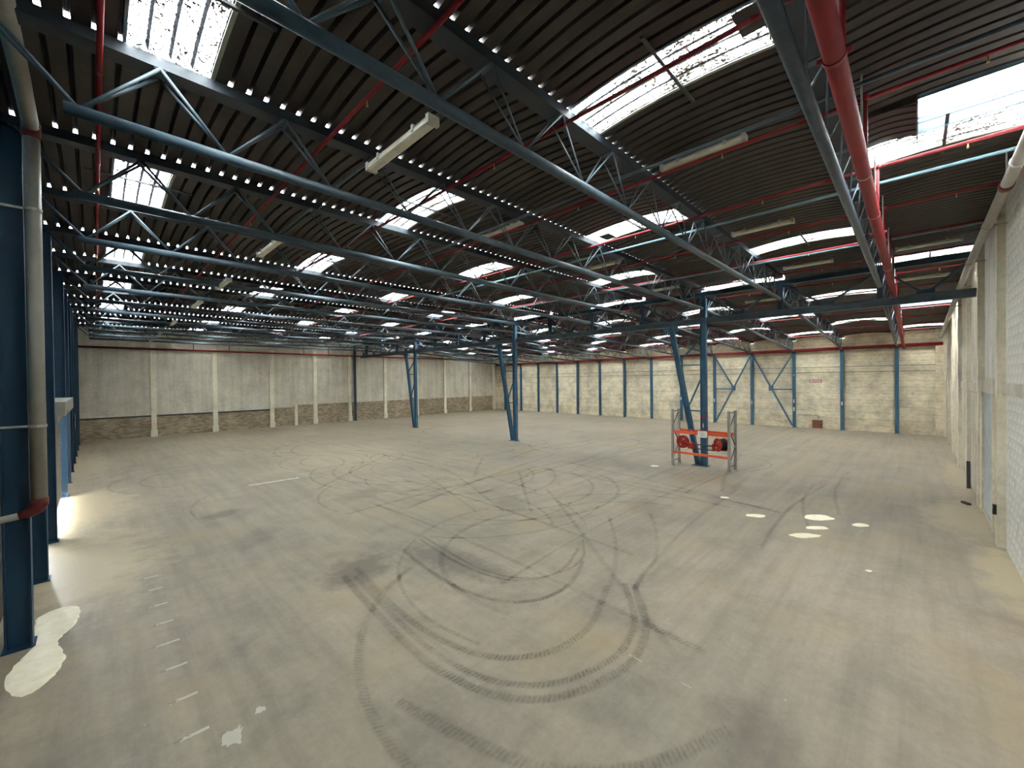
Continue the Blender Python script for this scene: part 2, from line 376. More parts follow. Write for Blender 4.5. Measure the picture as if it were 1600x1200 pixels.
# ------------------------------------------------------------------ smoke vent over the block wall
vx0, vx1, vy0, vy1 = 5.08 + 16 * PIT + .005, 9.845, YR + .02, -.03
m = MB().box(vx0, vx0 + .02, vy0, vy1, 8.07, 8.55).box(vx1 - .02, vx1, vy0, vy1, 8.09, 8.3).box(vx0, vx1, vy0, vy0 + .02, 8.07, 8.4).box(vx0, vx1, vy1 - .02, vy1, 8.0, 8.4)
vt = build('smoke_vent', m, 'steel'); tag(vt, 'open smoke vent upstand in the roof beside the block side wall', 'roof vent')
build('lid', MB().bar((vx0 + .02, (vy0 + vy1) / 2, 8.56), (vx0 - .55, (vy0 + vy1) / 2, 9.35), vy1 - vy0, .03), 'steel', vt)
for bx_ in (vx1 - .32, vx1 - .17): build('glazing_bar', MB().box(bx_, bx_ + .025, vy0 + .02, vy1 - .02, 8.2, 8.24), 'steel_dark', vt)
build('closure_strip', MB().box(vx0 - .01, vx0 + .01, vy1, .74, 8.03, 8.2), 'deck', vt)
build('stay', MB().tube([(vx0 + .05, vy0 + .1, 8.2), (vx0 - .2, vy0 + .1, 8.85)], .012, 6), 'galv', vt)

x6, z6, _ = place(rows[6]); 
m = MB().box(x6 - .02, x6, vy0, .72, z6, z6 + .3).box(x6 + .87, x6 + .89, vy0, .72, z6 - .02, z6 + .28).box(x6, x6 + .87, .70, .72, z6 - .05, z6 + .28)
v2 = build('smoke_vent', m, 'steel'); tag(v2, 'open roof vent beyond the cross girder beside the block wall', 'roof vent')
build('lid', MB().bar((x6 + .87, -.4, z6 + .3), (x6 + 1.35, -.4, z6 + 1.0), 2.1, .03), 'steel', v2)

# ------------------------------------------------------------------ trusses
PAN = 1.43; ZBC, ZGB, ZGT = 7.13, 7.93, 8.07
dl = sqrt((PAN / 2) ** 2 + (ZGB - ZBC) ** 2 + .115 ** 2)
diag_thin = MB().tube([(0, 0, 0), (0, 0, dl)], .0135, 6).mesh('diagonal', 'steel', True)
diag_thick = MB().tube([(0, 0, 0), (0, 0, dl)], .021, 8).mesh('diagonal', 'steel', True)
def gutter_mesh(x0, x1):
    m = MB().box(x0, x1, -.13, .13, ZGB, ZGB + .008).box(x0, x1, -.13, -.12, ZGB, ZGT).box(x0, x1, .12, .13, ZGB, ZGT)
    return m.mesh('gutter', 'gutter')
gut1, gut2 = gutter_mesh(XL + .02, XG - .14), gutter_mesh(.14, 19.74)
def chord_mesh(x0, x1): return MB().tube([(x0, 0, ZBC), (x1, 0, ZBC)], .072, 14).mesh('bottom_chord', 'steel', True)
ch1, ch2 = chord_mesh(-.2, XG - .16), chord_mesh(.18, 19.42)
plate = MB().box(-.06, .06, -.12, .12, ZGB - .012, ZGB).mesh('node_plate', 'steel')
for half in (0, 1):
    for i, y in enumerate(TY):
        where = 'level half before the cross girder' if half == 0 else 'sloping half beyond the cross girder'
        root = empty('roof_truss', (0, y, 0) if half == 0 else (XG, y, SL * 0), label='blue tubular roof truss, %s from the block wall, %s' % (ORD[i], where), cat='truss', group='roof trusses')
        if half == 0:
            inst('gutter', gut1, root); inst('bottom_chord', ch1, root)
            bn = [-.08 + PAN * k for k in range(14)]; tn_lim = (XL + .1, XG - .2)
        else:
            # the whole truss leans with the roof: turn about the girder line at eaves height
            root.location = (XG, y, 0); root.rotation_euler = (0, TH, 0)
            root.location = (XG - sin(TH) * 0 - ZS * sin(TH), y, ZS - ZS * cos(TH))
            inst('gutter', gut2, root); inst('bottom_chord', ch2, root)
            bn = [.55 + PAN * k for k in range(14)]; tn_lim = (.0, 19.7)
        tops = set()
        for k, xb in enumerate(bn):
            for dx in (-1, 1):
                xt = xb + dx * PAN / 2
                if not tn_lim[0] < xt < tn_lim[1]: continue
                tops.add(round(xt, 3))
                for sy in (-1, 1):
                    a = Vector((xb, 0, ZBC + .03)); c = Vector((xt, sy * .115, ZGB))
                    q = (c - a).to_track_quat('Z', 'Y')
                    inst('diagonal', diag_thick if (k < 3 or k > 11) else diag_thin, root, a, q, (1, 1, (c - a).length / dl))
        if i < 5:
            for xt in sorted(tops): inst('node_plate', plate, root, (xt, 0, 0))

# ------------------------------------------------------------------ cross girder and its columns
gd = empty('cross_girder', (XG, YR, 0), label='dark blue lattice girder crossing the hall under the trusses', cat='girder')
o = lambda y, z: (0, y - YR, z)
build('top_beam', MB().hsec(o(YR + .05, 7.79), o(YF - .5, 7.79), .16, .2, .018, .012), 'steel_dark', gd)
build('bottom_beam', MB().hsec(o(YR + .05, 6.58), o(YF - .5, 6.58), .18, .27, .02, .012), 'steel', gd)
for y in TY: build('post', MB().hsec(o(y, 6.715), o(y, 7.69), .16, .16, .014, .01, (1, 0, 0)), 'steel_dark', gd)
gy = [YR + .1] + TY + [YF - .55]
for a, b in zip(gy, gy[1:]):
    mid = (a + b) / 2
    for e, sg in ((a, 1), (b, -1)):
        build('diagonal', MB().bar(o(e + sg * .09, 7.66), o(mid - sg * .05, 6.74), .07, .05, (1, 0, 0)), 'steel_dark', gd)
    build('gusset', MB().box(-.012, .012, mid - YR - .22, mid - YR + .22, 6.715, 6.86), 'steel_dark', gd)
for k, y in enumerate((6.82, 18.74, 30.66)):
    t = empty('trestle_column', (XG, y, 0), label=['blue steel column with inclined strut standing inside the small pallet rack', 'blue steel column with inclined strut in the middle of the open floor', 'blue steel column with inclined strut nearest the concrete far wall'][k], cat='column', group='columns under the cross girder')
    build('post', MB().hsec((0, 0, .02), (0, 0, 7.69), .2, .26, .02, .014, (0, 1, 0)), 'column_blue', t)
    build('base_plate', MB().box(-.2, .2, -.2, .5, 0, .02), 'steel_dark', t)
    build('strut', MB().hsec((0, .26, .02), (0, 1.49, 6.44), .18, .22, .018, .012, (0, 1, 0)), 'column_blue', t)
    build('head_plate', MB().box(-.012, .012, 1.15, 1.85, 6.2, 6.44), 'column_blue', t)
    def ys(z): return .26 + 1.23 * z / 6.44
    for (ya, za, yb, zb) in ((.13, 5.75, ys(4.75), 4.75), (ys(4.6) - .1, 4.6, .13, 4.6), (.13, 3.95, ys(2.7) - .1, 2.7), (.13, 2.5, ys(2.5) - .1, 2.5)):
        build('brace', MB().bar((0, ya, za), (0, yb, zb), .06, .06), 'column_blue', t)
    if k == 0:
        build('sticker', MB().box(-.11, -.101, -.05, .04, 2.15, 2.3), 'sign_red', t); build('sticker', MB().box(-.11, -.101, -.03, .03, 1.75, 1.95), 'white', t)
et = build('end_column', MB().hsec((XG - .5, YF - .25, 0), (XG - .5, YF - .25, 7.7), .18, .2, .016, .012, (0, 1, 0)), 'steel_dark'); tag(et, 'dark steel post against the concrete far wall at the girder end', 'column')

# ------------------------------------------------------------------ brick end wall (x = XB)
wb = build('wall_back', MB().box(XB, XB + .3, YR - .3, YF + .3, 0, 7.35), 'brick_back'); tag(wb, kind='structure')
tr = build('trim_1', MB().box(XB - .06, XB, YR, YF, 5.72, 5.84), 'concrete'); tag(tr, kind='structure')
cyl = [TY[i] for i in range(14)]
for i, y in enumerate(cyl):
    c = empty('wall_column', (XB - .12, y, 0), label='blue steel wall column against cream brick, %s counting from the block side wall' % ORD[i], cat='column', group='columns on the brick wall')
    build('post', MB().hsec((0, 0, .015), (0, 0, 6.0), .2, .2, .016, .012, (1, 0, 0)), 'column_blue', c)
    build('base_plate', MB().box(-.11, .11, -.15, .15, 0, .015), 'column_blue', c)
    if i in (1, 2, 3, 4, 5): build('sticker', MB().box(-.109, -.101, -.04, .04, 1.75 + .1 * (i % 3), 2.02 + .1 * (i % 3)), 'white', c)
    if i == 2: build('sticker', MB().box(-.109, -.101, -.05, .05, 1.3, 1.6), 'white', c); build('sticker', MB().box(-.109, -.101, -.04, .04, 4.1, 4.2), 'white', c)
xb = XB - .2
def brace(label, ya, yb):   # long diagonal falls from the top of ya to the foot of yb, short one from the top of yb
    t = empty('wall_brace', (xb, (ya + yb) / 2, 0), label=label, cat='bracing', group='wind bracing on the brick wall')
    d = (yb - ya) / 2; sg = 1 if d > 0 else -1; d = abs(d)
    P = lambda yy, z: (0, yy * sg, z)
    build('long_diagonal', MB().bar(P(-d + .12, 5.75), P(d - .12, .15), .1, .1), 'column_blue', t)
    z0 = 5.75 - 5.6 * (.47); y0 = -d + .12 + (2 * d - .24) * .47
    build('short_diagonal', MB().bar(P(d - .12, 5.75), P(y0, z0), .09, .09), 'column_blue', t)
    build('cross_bar', MB().bar(P(y0, z0 - .1), P(d - .1, z0 - .1), .09, .09), 'column_blue', t)
    build('gusset', MB().box(-.012, .012, y0 * sg - .16, y0 * sg + .16, z0 - .22, z0 + .16), 'column_blue', t)
brace('blue wall bracing with its cross bar on the side away from the block wall', TY[3], TY[4])
brace('blue wall bracing with its cross bar on the side towards the block wall', TY[3], TY[2])
for k, z in enumerate((4.72, 4.32)):
    c = build('conduit', MB().tube([(XB - .025, YR + .1, z), (XB - .025, YF - 2, z)], .018, 6), 'dark_metal'); tag(c, ['upper of two thin conduits running along the cream brick wall', 'lower of two thin conduits running along the cream brick wall'][k], 'conduit')
h = empty('wall_hatch', (XB - .02, 5.34, 0), label='small rust brown hatch at the foot of the cream brick wall', cat='hatch')
build('leaf', MB().box(-.03, .02, -.33, .33, .02, .66), 'hatch', h); build('frame', MB().box(-.04, .02, -.37, -.33, 0, .7).box(-.04, .02, .33, .37, 0, .7).box(-.04, .02, -.37, .37, .66, .74), 'plaster', h); build('latch', MB().box(-.06, -.03, -.27, -.2, .28, .36), 'black', h)
c = build('hatch_conduit', MB().tube([(XB - .03, 6.6, 1.0), (XB - .03, 5.4, 1.0), (XB - .03, 5.3, .97), (XB - .03, 5.27, .86), (XB - .03, 5.27, .75)], .02, 6), 'dark_metal'); tag(c, 'thin dark conduit bending down to the brown hatch', 'conduit')
sg = empty('wall_sign', (XB - .01, 5.46, 3.66), label='small white sign with red border on the cream brick wall', cat='sign')
build('plate', MB().box(-.012, 0, -.36, .36, -.08, .08), 'white', sg)
build('border', MB().box(-.02, -.012, -.39, .39, .065, .11).box(-.02, -.012, -.39, .39, -.11, -.065).box(-.02, -.012, -.39, -.34, -.065, .065).box(-.02, -.012, .34, .39, -.065, .065), 'sign_red', sg)
m = MB()
for k in range(7): m.box(-.015, -.0121, -.27 + k * .075, -.215 + k * .075, -.03, .03)
build('lettering', m, 'sign_red', sg)

# ------------------------------------------------------------------ concrete far wall (y = YF)
wf = build('wall_far', MB().box(XL - .3, XB + .3, YF, YF + .3, 0, 8.3), 'plaster'); tag(wf, kind='structure')
px = [-.95, 3.15, 7.0, 11.2, 14.95, 18.35, 22.3, 26.3, 30.3, 34.3, 38.5]
for k, (a, b) in enumerate(zip(px, px[1:])):
    zl = 1.72 if k < 3 else 1.9
    build('brick_base', MB().box(a, b, YF - .05, YF, 0, zl - .2 if k < 3 else zl), 'brick_low', wf)
    build('plaster_panel', MB().box(a, b, YF - (.13 if k < 3 else .07), YF, zl, 6.9), 'plaster', wf)
    if k < 3: build('ledge_shade', MB().box(a + .16, b - .16, YF - .1, YF, zl - .2, zl - .07), 'dark_metal', wf)  # dark strip standing in for the shadow groove beneath the ledge
    if k < 3: build('ledge', MB().box(a, b, YF - .2, YF, zl - .07, zl), 'plaster', wf)
for k, x in enumerate(px): build('pilaster', MB().box(x - .16, x + .16, YF - .24, YF, 0, 6.95).box(x - .2, x + .2, YF - .28, YF, 0, .5), 'pilaster', wf)
build('pilaster', MB().box(13.1, 13.35, YF - .16, YF, 0, 1.9), 'pilaster', wf)
build('ledge', MB().box(px[3] + .16, 13.1, YF - .2, YF, 1.72, 1.9), 'plaster', wf)

# ------------------------------------------------------------------ block side wall (y = YR)
wr = build('wall_right', MB().box(XL - .3, XB + .3, YR - .3, YR, 0, 8.35), 'block'); tag(wr, kind='structure')
pil = [10.7, 14.75, 18.72, 22.45, 26.45, 30.5, 34.6, 38.7]
for k, x in enumerate(pil):
    m = MB(); xa, xc, ya, yb = x - .15, x + .15, YR, YR + .14
    for z in [i * .5 for i in range(17)]:
        j = [random.uniform(-.008, .008) for _ in range(2)]
        if z + .5 <= 8.5 - roof_drop(x): m.box(xa + j[0], xc + j[0], ya, yb + j[1], z, z + .5)
    build('pilaster', m, 'pilaster', wr)
# laid blocks of the nearest bay
bm_ = MB().box(-.1965, .1965, 0, .012, -.0965, .0965)
bme = bm_.mesh('block', 'block')
n = 0
for r in range(39):
    z = .12 + r * .2
    for c in range(7):
        x = 11.6 + c * .4 + (.2 if r % 2 else 0)
        if 14.4 > x and n < 290:
            inst('block', bme, wr, (x, YR, z), None, (1, random.uniform(.6, 1.2), 1)); n += 1
build('lintel_band', MB().box(10.86, 14.59, YR, YR + .05, 3.55, 3.8), 'concrete', wr)
build('lintel', MB().box(14.9, 18.57, YR, YR + .1, 3.5, 3.9), 'concrete', wr)
for a, b in zip(pil[2:], pil[3:]):
    build('concrete_panel', MB().box(a + .15, b - .15, YR, YR + .03, 0, 3.4), 'concrete', wr)
    build('concrete_panel', MB().box(a + .15, b - .15, YR, YR + .05, 3.43, 3.75), 'concrete', wr)
    build('concrete_panel', MB().box(a + .15, b - .15, YR, YR + .03, 3.78, 8.1 - roof_drop(b)), 'concrete', wr)
build('concrete_panel', MB().box(14.9, 15.85, YR, YR + .06, 0, 3.5), 'concrete', wr)
d = build('door_1', MB().box(16.05, 18.1, YR + .01, YR + .055, .16, 3.48), 'door_pale'); tag(d, kind='structure')
build('door_frame', MB().box(15.85, 15.95, YR, YR + .1, 0, 3.5).box(18.12, 18.56, YR, YR + .1, 0, 3.5), 'pilaster', d)
build('threshold', MB().box(15.95, 18.12, YR, YR + .07, 0, .15), 'concrete', d)
build('door_gap', MB().box(15.95, 16.05, YR + .005, YR + .02, .02, 3.5), 'black', d)
build('door_handle', MB().box(16.12, 16.16, YR + .055, YR + .11, 1.4, 1.62), 'white', d)
k = empty('socket_box', (14.66, YR + .14, .85), label='small black and white socket box on the pale pilaster beside the door', cat='socket')
build('box', MB().box(-.05, .05, 0, .06, -.1, .12), 'black', k); build('cover', MB().box(-.04, .04, .06, .075, .03, .1), 'white', k)
pk = build('leaning_plank', MB().bar((21.45, YR + .14, .03), (22.24, YR + .1, .85), .1, .04), 'black'); tag(pk, 'black plank leaning against the block side wall past the door', 'plank')
pk = build('wood_offcut', MB().bar((18.75, YR + .3, .03), (19.0, YR + .42, .03), .1, .06), 'black'); tag(pk, 'short dark offcut lying on the floor past the pale door', 'offcut')
dp = empty('drain_pipe', (0, YR + .3, 0), label='long grey drain pipe along the top of the block side wall', cat='pipe')
zz = lambda x: 7.55 - .01 * max(0, x) - roof_drop(x) * .8
build('pipe', MB().tube([(x, 0, zz(x)) for x in (-.9, 5, 10, 15, 19.4, 25, 31, 37.5)], .085, 14), 'pvc', dp, True)
for x in (10.5, 14.4, 18.4, 22.2, 26.2): build('bracket', MB().tube([(x - .03, 0, zz(x)), (x + .03, 0, zz(x))], .1, 12).box(x - .02, x + .02, -.3, -.08, zz(x) - .02, zz(x) + .02), 'galv', dp)
build('collar', MB().tube([(11.55, 0, zz(11.6)), (11.75, 0, zz(11.6))], .1, 14), 'red_dark', dp, True)
build('hanger', MB().tube([(11.65, 0, zz(11.6)), (11.65, 0, 8.05)], .012, 6), 'galv', dp)
# corner pier where the block wall meets the brick wall
wp = build('trim_2', MB().box(XB - .35, XB, YR, YR + .5, 0, 7.2), 'brick_back'); tag(wp, kind='structure')

# ------------------------------------------------------------------ blue cladding wall (x = XL)
wl = build('wall_left', MB().box(XL - .3, XL - .1, YR - .3, 15.95, 0, 8.3).box(XL - .3, XL - .1, 21.55, YF + .3, 0, 8.3).box(XL - .3, XL - .1, 15.95, 21.55, 3.45, 8.3), 'wall_blue'); tag(wl, kind='structure')
cols = [TY[i] for i in range(3, 14) if i != 6]
edges = [YR] + cols + [YF]
for a, b in zip(edges, edges[1:]):
    m = MB(); nb = max(2, int((b - a - .1) / .3)); w = (b - a - .06) / nb
    for q in range(nb):
        y = a + .03 + q * w; m.add([(XL - .09, y, 3.42), (XL - .09, y + w * .45, 3.42), (XL - .05, y + w * .55, 3.42), (XL - .05, y + w * .9, 3.42), (XL - .09, y + w, 3.42)] + [(XL - .09, y, 8.2), (XL - .09, y + w * .45, 8.2), (XL - .05, y + w * .55, 8.2), (XL - .05, y + w * .9, 8.2), (XL - .09, y + w, 8.2)], [(i, i + 1, i + 6, i + 5) for i in range(4)])
    build('cladding_sheet', m, 'teal' if b < 11 else 'wall_blue', wl)
    build('sill_rail', MB().box(XL - .09, XL + .12, a + .15, b - .15, 3.3, 3.4), 'housing' if b < 11 else 'wall_blue', wl)
    if not (a < 16 and b > 21): build('lower_panel', MB().box(XL - .09, XL - .02, a + .02, b - .02, 0, 3.28), 'lower_dark', wl)
for i, y in enumerate(cols):
    lab = 'blue H-section column of the cladding wall, '
    j = int(round((y - TY[0]) / 2.98))
    lab += ('partly hidden behind the grey downpipe' if j == 3 else 'next one past the grey downpipe' if j == 4 else 'at the near jamb of the roller shutter' if j == 5 else '%s counting from the concrete far wall' % ORD[13 - j])
    c = empty('wall_column', (-.86, y, 0), label=lab, cat='column', group='columns of the blue cladding wall')
    build('post', MB().hsec((0, 0, .02), (0, 0, 7.95), .24, .28, .02, .014, (1, 0, 0)), 'wall_blue', c)
    build('base_plate', MB().box(-.17, .17, -.17, .17, 0, .02), 'wall_blue', c)
dw = empty('downpipe', (-.6, 9.32, 0), label='grey plastic downpipe with dull red collars in front of blue columns', cat='pipe')
build('pipe', MB().tube([(0, 0, 2.28), (0, 0, 7.72)], .088, 16), 'pvc', dw, True)
build('upper_run', MB().tube([(0, -.04, 7.82), (0, -1.2, 7.93), (0, -3.4, 8.0)], .088, 16), 'pvc', dw, True)
build('collar', MB().tube([(0, 0, 7.66), (0, 0, 7.78), (0, -.03, 7.85), (0, -.12, 7.86)], .102, 16), 'red_dark', dw, True)
build('elbow', MB().tube([(0, 0, 2.32), (0, 0, 2.24), (-.03, 0, 2.17), (-.1, 0, 2.12), (-.2, 0, 2.1)], [.1, .1, .09, .07, .06], 16), 'red_dark', dw, True)
build('outlet', MB().tube([(-.18, 0, 2.1), (-.52, 0, 2.06)], .05, 12), 'pvc', dw, True)
for z in (3.4, 6.6): build('clamp', MB().tube([(0, 0, z - .02), (0, 0, z + .02)], .098, 16).box(-.45, -.09, -.02, .02, z - .015, z + .015).box(-.02, .02, .08, .4, z - .015, z + .015), 'galv', dw)
rs = empty('roller_shutter', (-.9, 18.75, -.06), label='beige slatted roller shutter under a grey housing in the blue wall', cat='shutter')
sm = MB()
prof = [(0, 0), (.03, .012), (.05, .038), (.045, .07), (.015, .09), (0, .092), (-.01, .05)]
sm.add([(a, y, b) for y in (-2.72, 2.72) for a, b in prof], [tuple(range(6, -1, -1)), tuple(range(7, 14))] + [(i, (i + 1) % 7, 7 + (i + 1) % 7, 7 + i) for i in range(7)])
sme = sm.mesh('slat', 'shutter')
for k in range(-2, 29): inst('slat', sme, rs, (0, 0, .5 + k * .095))
build('bottom_rail', MB().box(-.02, .05, -2.72, 2.72, .25, .31), 'housing', rs)
for yy in (-2.8, 2.8): build('guide_rail', MB().box(-.06, .0, yy - .05, yy + .05, .06, 3.3), 'wall_blue', rs)
build('housing', MB().box(-.1, .36, -2.8, 2.85, 3.26, 3.62).box(-.1, .2, -2.8, 2.85, 3.08, 3.26), 'housing', rs)
wx = empty('wall_box', (-.98, 30.66 + .6, 2.1), label='small white upright box on the blue wall close to its far end', cat='box')
build('body', MB().box(0, .25, -.15, .15, -.4, .4), 'white', wx); build('lid', MB().box(.25, .262, -.13, .13, -.36, .36), 'housing', wx)

# ------------------------------------------------------------------ sprinkler pipework
PX = [.1, 2.66, 5.03, 7.58, 10.2, 12.8, 15.6, 18.2, 20.8, 23.4, 26.0, 28.6, 31.2, 33.8, 36.4]
head = MB().tube([(0, 0, -.02), (0, 0, -.06), (0, 0, -.062), (0, 0, -.09)], [.009, .009, .013, .013], 8).tube([(0, 0, -.1), (0, 0, -.105)], .018, 8).mesh('sprinkler_head', 'bracket')
for i, x in enumerate(PX):
    z = 7.86 - roof_drop(x)
    b = empty('sprinkler_branch', (x, 0, z), label='thin red sprinkler branch pipe under the roof, %s counting from the blue cladding wall' % ORD[i], cat='pipe', group='sprinkler branch pipes')
    build('pipe', MB().tube([(0, YR + .25, 0), (0, YF - .4, 0)], .029, 8), 'red', b, True)
    for y in [.86 - 1.5 + 2.98 * k for k in range(14)]: inst('sprinkler_head', head, b, (0, y, 0))
    for y in TY[:8]: inst('coupling', MB().tube([(0, -.04, 0), (0, .04, 0)], .033, 10).mesh('coupling', 'red') if not bpy.data.meshes.get('coupling') else bpy.data.meshes['coupling'], b, (0, y + .35, 0))
mp = empty('sprinkler_main', (0, .5, 0), label='thick red sprinkler main running beside the truss next to the block wall', cat='pipe')
zm = lambda x: 6.83 - roof_drop(x) * .92
build('pipe', MB().tube([(x, 0, zm(x)) for x in (-.95, 6, 12, 19, 26, 32, 38.5)], .083, 16), 'red', mp, True)
for x in (3.35, 7.6, 9.6, 14.6, 20.5, 27, 33): build('joint_ring', MB().tube([(x - .012, 0, zm(x)), (x + .012, 0, zm(x))], .087, 16), 'flash', mp, True)
for x in (4.62, 10.9, 17.4, 24, 31): build('clamp', MB().tube([(x - .025, 0, zm(x)), (x + .025, 0, zm(x))], .093, 16).box(x - .015, x + .015, -.125, -.09, zm(x) - .02, zm(x) + .02).box(x - .015, x + .015, .09, .125, zm(x) - .02, zm(x) + .02), 'red', mp)
for x in PX[2:]:
    zt = 7.86 - roof_drop(x)
    build('riser', MB().tube([(x - .06, -.02, zm(x) + .05), (x - .06, -.02, zt - .03)], .03, 10).tube([(x - .06, -.02, zt - .06), (x - .06, -.02, zt + .02)], .042, 10), 'red', mp, True)
    build('hanger_rod', MB().tube([(x - .3, .0, zm(x) + .08), (x - .3, 0, zt + .2)], .012, 6), 'galv', mp)
w1 = empty('wall_main', (XB - .36, 0, 6.08), label='thick red sprinkler pipe along the cream brick wall under the roof', cat='pipe')
build('pipe', MB().tube([(0, YR + .15, .0), (0, YF - .5, 0)], .11, 14), 'red', w1, True)
for y in TY: build('bracket', MB().box(-.02, .35, y + .28, y + .34, -.16, -.1), 'steel', w1)
w2 = empty('wall_main', (0, YF - .36, 6.66), label='thin red sprinkler pipe along the concrete far wall under the roof', cat='pipe')
build('pipe', MB().tube([(-.8, 0, .0), (XB - .5, 0, 0)], .07, 12), 'red', w2, True)
for x in (5.6, 8.0, 13.9, 16.2): build('riser', MB().tube([(x, 0, 0), (x, 0, .75)], .03, 8), 'red', w2, True)

# ------------------------------------------------------------------ tie tubes between the trusses
for k, (x, y1, lab) in enumerate(((7.1, 12.7, 'dark blue-grey tie tube across the trusses close to the first high lamps'), (10.98, 15.7, 'pale blue tie tube across the trusses next to the third skylight row'), (15.72, 15.7, 'pale blue tie tube across the trusses next to the fourth skylight row'))):
    t = build('tie_tube', MB().tube([(x, YR + .2, 7.83), (x, y1, 7.83)], .03, 8), 'steel' if k == 0 else 'pale_tie', None, True); tag(t, lab, 'tie', 'tie tubes')

# ------------------------------------------------------------------ tube lamps
def lamp_meshes(L):
    b = MB().add([(sx * a, y, z) for y in (-L / 2, L / 2) for sx, a, z in ((-1, .05, .05), (1, .05, .05), (1, .075, 0), (-1, .075, 0))], [(3, 2, 1, 0), (4, 5, 6, 7), (0, 1, 5, 4), (1, 2, 6, 5), (2, 3, 7, 6), (3, 0, 4, 7)])
    prof = [(-.072, 0), (-.066, -.035), (-.04, -.055), (.04, -.055), (.066, -.035), (.072, 0)]
    d = MB().add([(a, y, z) for y in (-L / 2 + .03, L / 2 - .03) for a, z in prof], [tuple(range(6)), tuple(range(11, 5, -1))] + [(i, i + 6, i + 7, i + 1) for i in range(5)])
    e = MB().box(-.08, .08, -.03, .03, -.058, .052)
    return b.mesh('body', 'lamp_body'), d.mesh('diffuser', 'lamp_cover'), e.mesh('end_cap', 'lamp_body')
lb, ld, le = lamp_meshes(1.58); LB, LD, LE = lamp_meshes(1.42)
clip = MB().box(-.085, .085, -.02, .02, -.02, .06).tube([(0, 0, .05), (0, 0, .12)], .006, 6).mesh('clip', 'galv')
def lamp(x, y, z, low, label):
    t = empty('tube_lamp', (x, y, z), label=label, cat='lamp', group='unlit tube lamps'); L = 1.58 if low else 1.42
    inst('body', lb if low else LB, t); inst('diffuser', ld if low else LD, t)
    for s_ in (-1, 1): inst('end_cap', le if low else LE, t, (0, s_ * (L / 2 - .02), 0)); inst('clip', clip, t, (0, s_ * L * .28, 0))
lows = [4.88, 10.6, 15.5, 20.15, 27.2, 33.3, 39.0]
for k, y in enumerate(lows): lamp(2.88, y, 7.12, True, 'low tube lamp on the cable along the blue wall, %s from block wall' % ORD[k])
for (x, y, lab) in ((7.56, 2.68, 'lamp by the dark tie tube, in the bay next to the sprinkler main'), (7.6, 7.77, 'lamp in line with the dark tie tube, three bays from the block wall'),
                    (12.42, 2.87, 'lamp beyond the third skylight row, in the bay next to the sprinkler main'), (12.42, 7.8, 'lamp beyond the third skylight row, three bays from the block wall'),
                    (17.65, 2.68, 'lamp just before the cross girder, in the bay next to the sprinkler main'), (17.65, 7.93, 'lamp just before the cross girder, three bays from the block wall'),
                    (22.45, -.24, 'lamp beyond the cross girder, in the bay along the block wall'), (22.9, 5.3, 'lamp beyond the cross girder, two bays from the block wall'), (17.65, -.3, 'lamp just before the cross girder, in the bay along the block wall')):
    lamp(x, y, 7.95 - roof_drop(x), False, lab)
cb = build('lamp_cable', MB().tube([(2.88 + .08, y, 7.235 - .03 * (1 - abs(2 * (((y - .86) / 2.98) % 1) - 1))) for y in [TY[1] + .75 * k for k in range(48)]], .007, 5), 'cable'); tag(cb, 'thin lamp cable strung across the truss chords along the blue wall', 'cable')

# ------------------------------------------------------------------ small pallet rack with hose reels round the column
rk = empty('pallet_rack', (18.6, 5.56, 0), label='small pallet rack with orange-red beams around the blue column', cat='rack')
ups = {'a': (0.0, 2.38), 'b': (.76, 2.4), 'c': (.12, .02), 'd': (.82, -.02)}
for key, (x, y) in ups.items():
    m = MB().box(x - .045, x + .045, y - .05, y - .035, .01, 2.58).box(x - .045, x + .045, y + .035, y + .05, .01, 2.58).box(x - .045, x - .03, y - .05, y + .05, .01, 2.58).box(x - .08, x + .08, y - .08, y + .08, 0, .012)
    build('upright', m, 'galv', rk)
for p, q in (('a', 'b'), ('c', 'd')):
    (xa, ya), (xq, yq) = ups[p], ups[q]
    for (z0, z1) in ((2.5, 2.5), (.22, .22), (.3, 1.0), (1.75, 1.05), (1.8, 2.45)): build('brace', MB().bar((xa, ya, z0), (xq, yq, z1), .03, .025), 'dark_metal', rk)
for p, q in (('a', 'c'), ('b', 'd')):
    (xa, ya), (xq, yq) = ups[p], ups[q]
    off = -.06 if p == 'a' else .0
    for z in (1.55, .62):
        if p == 'b' and z < 1: continue
        build('beam', MB().bar((xa + off, ya - .04, z + .02), (xq + off, yq + .04, z - .01), .04, .12 if z > 1 else .1), 'rack_orange', rk)
ps = empty('paper_notice', (18.57, 6.6, 1.58), label='white paper notice with faint lines on the rack top beam', cat='notice')
build('sheet', MB().box(-.035, -.03, -.2, .2, -.18, .1), 'white', ps); m = MB()
for k in range(4): m.box(-.037, -.0351, -.13, .12 - .03 * (k % 2), .03 - k * .05, .042 - k * .05)
build('printed_lines', m, 'ink', ps)
